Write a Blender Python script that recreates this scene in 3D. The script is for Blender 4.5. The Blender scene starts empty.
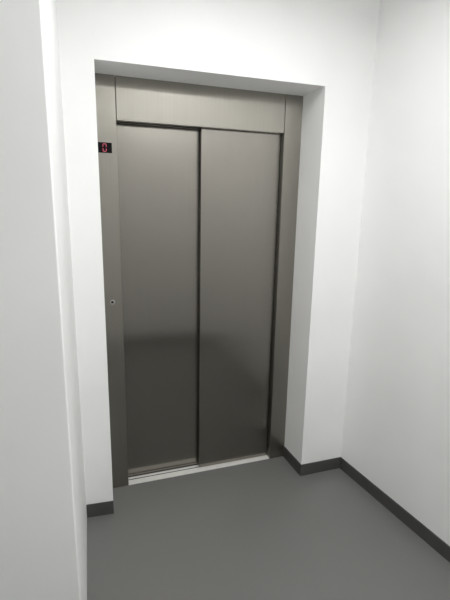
import bpy, bmesh, math
from mathutils import Matrix, Vector

C = bpy.context.scene.collection

# ---------------------------------------------------------------- measures (metres)
CAM_H, CAM_D = 1.6074, 2.1012
XL, XR, ZT, D = 0.1605, 1.2797, 2.1993, 0.2236      # wall opening and its depth
XJL, XJR, ZH = 0.2677, 1.1756, 2.0                  # clear door opening
XWL, YWL = 0.0242, 0.0222                           # back-left corner
XWR, YWR = 1.5604, -0.0015                          # back-right corner
XE, YE = -0.0192, -0.8755                           # free end of the left wall
YF = -2.32                                          # wall behind the viewer
XRF = XWR + (YWR - YF) * 0.0627                     # right wall flares a little
XW = -1.75                                          # far left wall of the lobby
HC = 2.75                                           # ceiling
HS = 0.0744                                         # baseboard height
TS = 0.006


# ---------------------------------------------------------------- materials
def mat(name):
    m = bpy.data.materials.new(name)
    m.use_nodes = True
    nt = m.node_tree
    return m, nt, nt.nodes['Principled BSDF']


def paint(name, col, rough=0.6, bump=0.03, var=0.02, scale=220.0):
    m, nt, b = mat(name)
    tc = nt.nodes.new('ShaderNodeTexCoord')
    n = nt.nodes.new('ShaderNodeTexNoise')
    n.inputs['Scale'].default_value = scale
    n.inputs['Detail'].default_value = 4
    nt.links.new(tc.outputs['Object'], n.inputs['Vector'])
    n2 = nt.nodes.new('ShaderNodeTexNoise')
    n2.inputs['Scale'].default_value = 2.2
    n2.inputs['Detail'].default_value = 3
    nt.links.new(tc.outputs['Object'], n2.inputs['Vector'])
    r = nt.nodes.new('ShaderNodeValToRGB')
    r.color_ramp.elements[0].position = 0.3
    r.color_ramp.elements[1].position = 0.7
    r.color_ramp.elements[0].color = (*[c * (1 - var) for c in col], 1)
    r.color_ramp.elements[1].color = (*[min(1, c * (1 + var)) for c in col], 1)
    nt.links.new(n2.outputs['Fac'], r.inputs['Fac'])
    nt.links.new(r.outputs['Color'], b.inputs['Base Color'])
    bp = nt.nodes.new('ShaderNodeBump')
    bp.inputs['Strength'].default_value = bump
    bp.inputs['Distance'].default_value = 0.002
    nt.links.new(n.outputs['Fac'], bp.inputs['Height'])
    nt.links.new(bp.outputs['Normal'], b.inputs['Normal'])
    b.inputs['Roughness'].default_value = rough
    return m


def steel(name, col, rough, aniso=0.75, grain=0.04, broad=0.35):
    m, nt, b = mat(name)
    b.inputs['Metallic'].default_value = 1.0
    b.inputs['Anisotropic'].default_value = aniso
    tan = nt.nodes.new('ShaderNodeTangent')
    tan.direction_type = 'UV_MAP'
    tan.uv_map = 'grain'
    nt.links.new(tan.outputs['Tangent'], b.inputs['Tangent'])
    tc = nt.nodes.new('ShaderNodeTexCoord')
    mp = nt.nodes.new('ShaderNodeMapping')
    mp.inputs['Scale'].default_value = (420, 420, 1.5)
    nt.links.new(tc.outputs['Object'], mp.inputs['Vector'])
    n = nt.nodes.new('ShaderNodeTexNoise')
    n.inputs['Scale'].default_value = 1.0
    n.inputs['Detail'].default_value = 2
    nt.links.new(mp.outputs['Vector'], n.inputs['Vector'])
    r = nt.nodes.new('ShaderNodeValToRGB')
    r.color_ramp.elements[0].position = 0.25
    r.color_ramp.elements[1].position = 0.75
    r.color_ramp.elements[0].color = (*[c * (1 - grain) for c in col], 1)
    r.color_ramp.elements[1].color = (*[c * (1 + grain) for c in col], 1)
    nt.links.new(n.outputs['Fac'], r.inputs['Fac'])
    nt.links.new(r.outputs['Color'], b.inputs['Base Color'])
    b.inputs['Roughness'].default_value = rough
    # the wide haze of ground metal on top of the crisp reflection
    b2 = nt.nodes.new('ShaderNodeBsdfPrincipled')
    b2.inputs['Metallic'].default_value = 1.0
    b2.inputs['Roughness'].default_value = 0.42
    b2.inputs['Anisotropic'].default_value = 0.5
    nt.links.new(tan.outputs['Tangent'], b2.inputs['Tangent'])
    nt.links.new(r.outputs['Color'], b2.inputs['Base Color'])
    mx = nt.nodes.new('ShaderNodeMixShader')
    mx.inputs[0].default_value = broad
    nt.links.new(b.outputs[0], mx.inputs[1])
    nt.links.new(b2.outputs[0], mx.inputs[2])
    nt.links.new(mx.outputs[0], nt.nodes['Material Output'].inputs['Surface'])
    return m


def plain(name, col, rough=0.5, metal=0.0, emit=None, strength=0.0, spec=0.5):
    m, nt, b = mat(name)
    b.inputs['Base Color'].default_value = (*col, 1)
    b.inputs['Roughness'].default_value = rough
    b.inputs['Metallic'].default_value = metal
    b.inputs['Specular IOR Level'].default_value = spec
    if emit:
        b.inputs['Emission Color'].default_value = (*emit, 1)
        b.inputs['Emission Strength'].default_value = strength
    return m


WHITE = paint('white_wall_paint', (0.90, 0.901, 0.893), 0.55)
CEIL = paint('white_ceiling_paint', (0.90, 0.90, 0.895), 0.7)
VINYL = paint('grey_vinyl_floor', (0.158, 0.158, 0.152), 0.42, bump=0.02, var=0.03, scale=500)
SKIRT = paint('dark_grey_vinyl_baseboard', (0.068, 0.067, 0.064), 0.45, bump=0.01, var=0.03)
STEEL = steel('brushed_stainless_steel', (0.268, 0.254, 0.228), 0.19, 0.9, broad=0.15)
FRAME = steel('brushed_stainless_frame', (0.310, 0.296, 0.264), 0.29, 0.9, broad=0.22)
ALU = plain('pale_aluminium', (0.80, 0.79, 0.755), 0.55, 0.1)
DARK = plain('dark_gap', (0.012, 0.012, 0.012), 0.7)
BLACK = plain('black_glass', (0.004, 0.003, 0.004), 0.3, spec=0.12)
RED = plain('red_led', (0.3, 0.03, 0.05), 0.4, 0, (1.0, 0.20, 0.29), 0.34)
CHROME = plain('satin_chrome', (0.62, 0.60, 0.57), 0.25, 1.0)
LAMP = plain('lit_diffuser', (0.9, 0.9, 0.9), 0.5, 0, (1.0, 0.99, 0.97), 0.6)
LAMPF = plain('white_lamp_frame', (0.8, 0.8, 0.8), 0.4)


# ---------------------------------------------------------------- mesh helpers
def box(bm, x0, x1, y0, y1, z0, z1):
    vs = [bm.verts.new(p) for p in ((x0, y0, z0), (x1, y0, z0), (x1, y1, z0), (x0, y1, z0),
                                    (x0, y0, z1), (x1, y0, z1), (x1, y1, z1), (x0, y1, z1))]
    for f in ((0, 3, 2, 1), (4, 5, 6, 7), (0, 1, 5, 4), (1, 2, 6, 5), (2, 3, 7, 6), (3, 0, 4, 7)):
        bm.faces.new([vs[i] for i in f])


def prism(bm, pts, z0, z1):
    """vertical prism over a plan polygon"""
    lo = [bm.verts.new((x, y, z0)) for x, y in pts]
    hi = [bm.verts.new((x, y, z1)) for x, y in pts]
    n = len(pts)
    bm.faces.new(lo[::-1])
    bm.faces.new(hi)
    for i in range(n):
        j = (i + 1) % n
        bm.faces.new((lo[i], lo[j], hi[j], hi[i]))


def extrude_x(bm, prof, x0, x1):
    """closed (y, z) profile run along x"""
    a = [bm.verts.new((x0, y, z)) for y, z in prof]
    b = [bm.verts.new((x1, y, z)) for y, z in prof]
    n = len(prof)
    bm.faces.new(a)
    bm.faces.new(b[::-1])
    for i in range(n):
        j = (i + 1) % n
        bm.faces.new((a[j], a[i], b[i], b[j]))


def disc(bm, cx, cy, cz, r0, r1, depth, n=32):
    """turned piece facing -y: back radius r0, front radius r1"""
    bmesh.ops.create_cone(bm, cap_ends=True, segments=n, radius1=r0, radius2=r1, depth=depth,
                          matrix=Matrix.Translation((cx, cy - depth / 2, cz)) @ Matrix.Rotation(math.pi / 2, 4, 'X'))


def obj(name, bm, m, parent=None, bevel=0.0, origin=(0, 0, 0), uv=False, seg=2):
    bmesh.ops.remove_doubles(bm, verts=bm.verts, dist=1e-6)
    bmesh.ops.recalc_face_normals(bm, faces=bm.faces)
    if bevel:
        bmesh.ops.bevel(bm, geom=[e for e in bm.edges if e.calc_face_angle(0) > 0.5], offset=bevel,
                        segments=seg, affect='EDGES', profile=0.5)
    if uv:                                        # grain direction: u across, v up
        l = bm.loops.layers.uv.new('grain')
        for f in bm.faces:
            for lp in f.loops:
                c = lp.vert.co
                if abs(f.normal.x) > 0.7:
                    lp[l].uv = (c.y, c.z)
                elif abs(f.normal.z) > 0.7:
                    lp[l].uv = (c.x, c.y)
                else:
                    lp[l].uv = (c.x, c.z)
    o_ = Vector(origin)
    if o_.length:
        bmesh.ops.translate(bm, verts=bm.verts, vec=-o_)
    me = bpy.data.meshes.new(name)
    bm.to_mesh(me)
    bm.free()
    me.materials.append(m)
    o = bpy.data.objects.new(name, me)
    C.objects.link(o)
    if parent:
        o.parent = parent
        o.location = o_ - parent.location
        p = parent.parent
        while p:
            o.location -= p.location
            p = p.parent
    else:
        o.location = o_
    return o


def struct(name, bm, m, **k):
    o = obj(name, bm, m, **k)
    o['kind'] = 'structure'
    return o


def thing(name, label, cat, loc, group=None):
    o = bpy.data.objects.new(name, None)
    o.empty_display_size = 0.1
    C.objects.link(o)
    o.location = loc
    o['label'] = label
    o['category'] = cat
    if group:
        o['group'] = group
    return o


# ---------------------------------------------------------------- the room
YB = 0.62                                            # back of the masonry
bm = bmesh.new(); box(bm, XW - 0.2, XRF + 0.2, YF - 0.2, YB, -0.12, 0.0)
struct('floor', bm, VINYL)
bm = bmesh.new(); box(bm, XW - 0.2, XRF + 0.2, YF - 0.2, YB, HC, HC + 0.12)
struct('ceiling', bm, CEIL)

# back wall with the recess that takes the lift front
YL_ = 0.0119
for nm, pts, z0, z1 in (
        ('wall_back_left', [(XWL, YWL), (XL, YL_), (XL, YB), (XWL, YB)], 0, HC),
        ('wall_back_right', [(XR, 0), (XWR, YWR), (XWR, YB), (XR, YB)], 0, HC),
        ('wall_back_top', [(XL, YL_), (XR, 0), (XR, YB), (XL, YB)], ZT, HC),
        ('wall_shaft', [(XL, YB - 0.1), (XR, YB - 0.1), (XR, YB), (XL, YB)], 0, ZT)):
    bm = bmesh.new()
    prism(bm, pts, z0, z1)
    struct(nm, bm, WHITE)

# left wall: a thick pier that ends beside the viewer, its arris slightly rounded
bm = bmesh.new()
r = 0.006
pts = [(XW, YE - 0.0)]
for i in range(7):                                   # rounded arris
    a = -math.pi / 2 + i * math.pi / 2 / 6
    pts.append((XE - r + r * math.cos(a), YE + r + r * math.sin(a)))
pts += [(XWL, YWL), (XWL, YB), (XW, YB)]
prism(bm, pts, 0, HC)
struct('wall_left', bm, WHITE)

bm = bmesh.new()
prism(bm, [(XWR, YWR), (XWR, YB), (XRF + 0.2, YB), (XRF + 0.2, YF), (XRF, YF)], 0, HC)
struct('wall_right', bm, WHITE)
bm = bmesh.new(); box(bm, XW - 0.2, XRF + 0.2, YF - 0.15, YF, 0, HC)
struct('wall_front', bm, WHITE)
bm = bmesh.new(); box(bm, XW - 0.2, XW, YF, YB, 0, HC)
struct('wall_far_left', bm, WHITE)

# baseboards, glued strips of dark vinyl
bm = bmesh.new()
prism(bm, [(XWL, YWL - TS), (XL, YL_ - TS), (XL, YL_), (XWL, YWL)], 0, HS)
struct('baseboard_left', bm, SKIRT)
bm = bmesh.new()                                     # round the right-hand arris of the recess, then along the wall
prism(bm, [(XR - TS, D), (XR - TS, -TS), (XWR - TS, YWR - TS), (XWR, YWR), (XR, 0), (XR, D)], 0, HS)
struct('baseboard_back', bm, SKIRT)
bm = bmesh.new()
prism(bm, [(XWR - TS, YWR - TS), (XWR, YWR), (XRF, YF), (XRF - TS, YF)], 0, HS)
struct('baseboard_right', bm, SKIRT)
bm = bmesh.new(); box(bm, XW, XRF - TS, YF, YF + TS, 0, HS)
struct('baseboard_front', bm, SKIRT)

# ---------------------------------------------------------------- the lift
lift = thing('elevator', 'closed stainless steel elevator with two sliding door panels recessed in the white wall',
             'elevator', ((XJL + XJR) / 2, D, 0))
G = 0.0012
T = 0.0015


def jamb(x0, x1, inner):
    bm = bmesh.new()
    y1, w = D + 0.15, 0.012
    if inner == 'right':
        pts = [(x0, D), (x1, D), (x1, y1), (x1 - w, y1), (x1 - w, D + w), (x0, D + w)]
    else:
        pts = [(x0, D), (x1, D), (x1, D + w), (x0 + w, D + w), (x0 + w, y1), (x0, y1)]
    prism(bm, pts, 0.001, ZT)
    return obj('jamb', bm, FRAME, lift, bevel=0.0012, origin=((x0 + x1) / 2, D, 0.001), uv=True)


jl = jamb(XL, XJL, 'right')
jr = jamb(XJR, XR - TS * 0, 'left')

# header: sheet with its lower edge folded back
bm = bmesh.new()
w = 0.012
extrude_x(bm, [(D + 0.001, ZT), (D + 0.001, ZH), (D + 0.028, ZH), (D + 0.028, ZH + w), (D + w, ZH + w), (D + w, ZT)],
          XJL + 0.0028, XJR - 0.0028)
hd = obj('header', bm, FRAME, lift, bevel=0.0012, origin=((XJL + XJR) / 2, D, ZH), uv=True)
bm = bmesh.new()
box(bm, XJL + 0.0005, XJR - 0.0005, D + 0.03, D + 0.15, ZH + 0.014, ZT - 0.001)
obj('door_track', bm, DARK, lift, origin=((XJL + XJR) / 2, D, ZH + 0.1))

bm = bmesh.new()
box(bm, XJL + 0.0005, XJR - 0.014, D + 0.0665, D + 0.0745, ZH + 0.0015, ZH + 0.0135)
obj('track_lip', bm, FRAME, lift, origin=((XJL + XJR) / 2, D + 0.07, ZH), uv=True)


def panel(x0, x1, y0, z0):
    """folded sheet door leaf: front face with returned edges and a stiffened lower hem"""
    bm = bmesh.new()
    th = 0.026
    prism(bm, [(x0, y0), (x1, y0), (x1, y0 + th), (x0, y0 + th)], z0, ZH + 0.05)
    return obj('door_panel', bm, STEEL, lift, bevel=0.0022, origin=((x0 + x1) / 2, y0, z0), uv=True, seg=3)


XM = 0.7085
back = panel(XJL + 0.0015, XM + 0.045, D + 0.078, 0.007)
front = panel(XM, XJR - 0.004, D + 0.036, 0.007)
back['label'] = 'left door panel, set behind the right one'
front['label'] = 'right door panel, sliding in front of the left one'

# threshold: ribbed aluminium sill with two guide grooves
bm = bmesh.new()
def sill_prof():
    p = [(D + 0.001, 0.0005), (D + 0.001, 0.004)]
    for c, h in ((D + 0.050, 0.005), (D + 0.084, 0.0115)):
        p += [(c - h, 0.004), (c - h, 0.0012), (c + h, 0.0012), (c + h, 0.004)]
    p += [(D + 0.15, 0.004), (D + 0.15, 0.0005)]
    return p
extrude_x(bm, sill_prof(), XJL + 0.0005, XJR - 0.0005)
sl = obj('door_sill', bm, ALU, lift, origin=((XJL + XJR) / 2, D, 0))
for c, h in ((D + 0.050, 0.005), (D + 0.084, 0.0115)):
    bm = bmesh.new(); box(bm, XJL + 0.001, XJR - 0.001, c - h + 0.0002, c + h - 0.0002, 0.0012, 0.0020)
    obj('groove_shade', bm, DARK, sl, origin=((XJL + XJR) / 2, c, 0.0012))  # dark strip on the groove floor, stands in for the shade inside

# floor indicator set in the left jamb: black glass and a red seven-segment 0
x0, x1, z0, z1 = 0.1765, 0.2425, 1.8465, 1.8945
bm = bmesh.new(); box(bm, x0, x1, D - 0.0035, D + 0.002, z0, z1)
fi = obj('floor_indicator', bm, BLACK, lift, bevel=0.0008, origin=((x0 + x1) / 2, D, z0))
bm = bmesh.new()
cx, cz = x0 + 0.475 * (x1 - x0), (z0 + z1) / 2
hw, hh, t, yy = 0.0088, 0.0182, 0.0024, D - 0.0035


def seg(pts):
    a = [bm.verts.new((cx + x, yy, cz + z)) for x, z in pts]
    b = [bm.verts.new((cx + x, yy - 0.0008, cz + z)) for x, z in pts]
    n = len(pts)
    bm.faces.new(a); bm.faces.new(b[::-1])
    for i in range(n):
        j = (i + 1) % n
        bm.faces.new((a[i], a[j], b[j], b[i]))


for s in (1, -1):
    seg([(-hw + t, s * hh), (hw - t, s * hh), (hw - t * 1.2, s * (hh - t)), (-hw + t * 1.2, s * (hh - t))])      # top / bottom bar
    for q in (1, -1):                                                                                            # four uprights
        seg([(q * (hw - t * 0.7), s * (hh - t * 0.5)), (q * hw, s * (hh - t * 1.4)), (q * hw, s * 0.0042), (q * (hw - t), s * 0.0034),
             (q * (hw - t), s * (hh - t * 1.2))])
dg = obj('digit', bm, RED, fi, origin=(cx, yy, cz))
dg['label'] = 'glowing red digit 0'

# small round call button in the left jamb
bx_, bz_ = 0.2165, 1.102
bm = bmesh.new(); disc(bm, bx_, D, bz_, 0.0140, 0.0125, 0.003)
cb = obj('call_button', bm, CHROME, lift, origin=(bx_, D, bz_))
bm = bmesh.new(); disc(bm, bx_, D - 0.003, bz_, 0.0078, 0.0072, 0.0015)
obj('button_cap', bm, DARK, cb, origin=(bx_, D - 0.003, bz_))

# ---------------------------------------------------------------- ceiling lamps
def lamp(x, y, sx, sy, label, power, spread):
    t = thing('ceiling_light', label, 'ceiling light', (x, y, HC), 'ceiling panels')
    bm = bmesh.new()
    f = 0.02
    z0, z1 = HC - 0.03, HC
    box(bm, x - sx - f, x + sx + f, y - sy - f, y - sy, z0, z1)
    box(bm, x - sx - f, x + sx + f, y + sy, y + sy + f, z0, z1)
    box(bm, x - sx - f, x - sx, y - sy, y + sy, z0, z1)
    box(bm, x + sx, x + sx + f, y - sy, y + sy, z0, z1)
    obj('lamp_frame', bm, LAMPF, t, origin=(x, y, HC))
    bm = bmesh.new(); box(bm, x - sx, x + sx, y - sy, y + sy, HC - 0.026, HC - 0.004)
    obj('diffuser', bm, LAMP, t, origin=(x, y, HC))
    ld = bpy.data.lights.new('lamp_light', 'AREA')
    ld.shape = 'RECTANGLE'
    ld.size, ld.size_y = 2 * sx, 2 * sy
    ld.energy = power
    ld.spread = math.radians(spread)
    ld.color = (0.995, 0.997, 1.0)
    lo = bpy.data.objects.new('lamp_light', ld)
    C.objects.link(lo)
    lo.parent = t
    lo.location = (0, 0, -0.028)
    return t


lamp(0.72, -0.95, 0.18, 0.18, 'square white ceiling light panel in front of the elevator', 7.3, 164)
lamp(1.0, -2.08, 0.18, 0.18, 'added fill light panel, out of view, brightening the wall opposite the elevator', 5.9, 172)  # added lamp: brightens the opposite wall, which the door tops reflect

# ---------------------------------------------------------------- camera
def camera():
    cd = bpy.data.cameras.new('camera')
    o = bpy.data.objects.new('camera', cd)
    C.objects.link(o)
    fw = Vector((0.32798556, 0.91780457, -0.22374144))
    rt = Vector((0.94286866, -0.33271251, 0.01735146))
    up = Vector((0.05851633, 0.21664982, 0.97449407))
    m = Matrix((rt, up, -fw)).transposed().to_4x4()
    m.translation = (0, -CAM_D, CAM_H)
    o.matrix_world = m
    cd.sensor_fit = 'VERTICAL'
    cd.sensor_height = 36
    cd.lens = 441.0959 / 600 * 36
    cd.shift_x = 2.5189 / 600
    cd.shift_y = 6.6006 / 600
    cd.clip_start = 0.02
    return o


sc = bpy.context.scene
sc.camera = camera()
w = bpy.data.worlds.new('world')
sc.world = w
w.use_nodes = True
w.node_tree.nodes['Background'].inputs[0].default_value = (0.5, 0.5, 0.5, 1)
w.node_tree.nodes['Background'].inputs[1].default_value = 0.1
vs = sc.view_settings
vs.view_transform = 'Standard'
vs.look = 'None'
vs.gamma = 1.0
vs.use_curve_mapping = False
vs.exposure = 0.98
sc.cycles.max_bounces = 12
sc.cycles.diffuse_bounces = 8
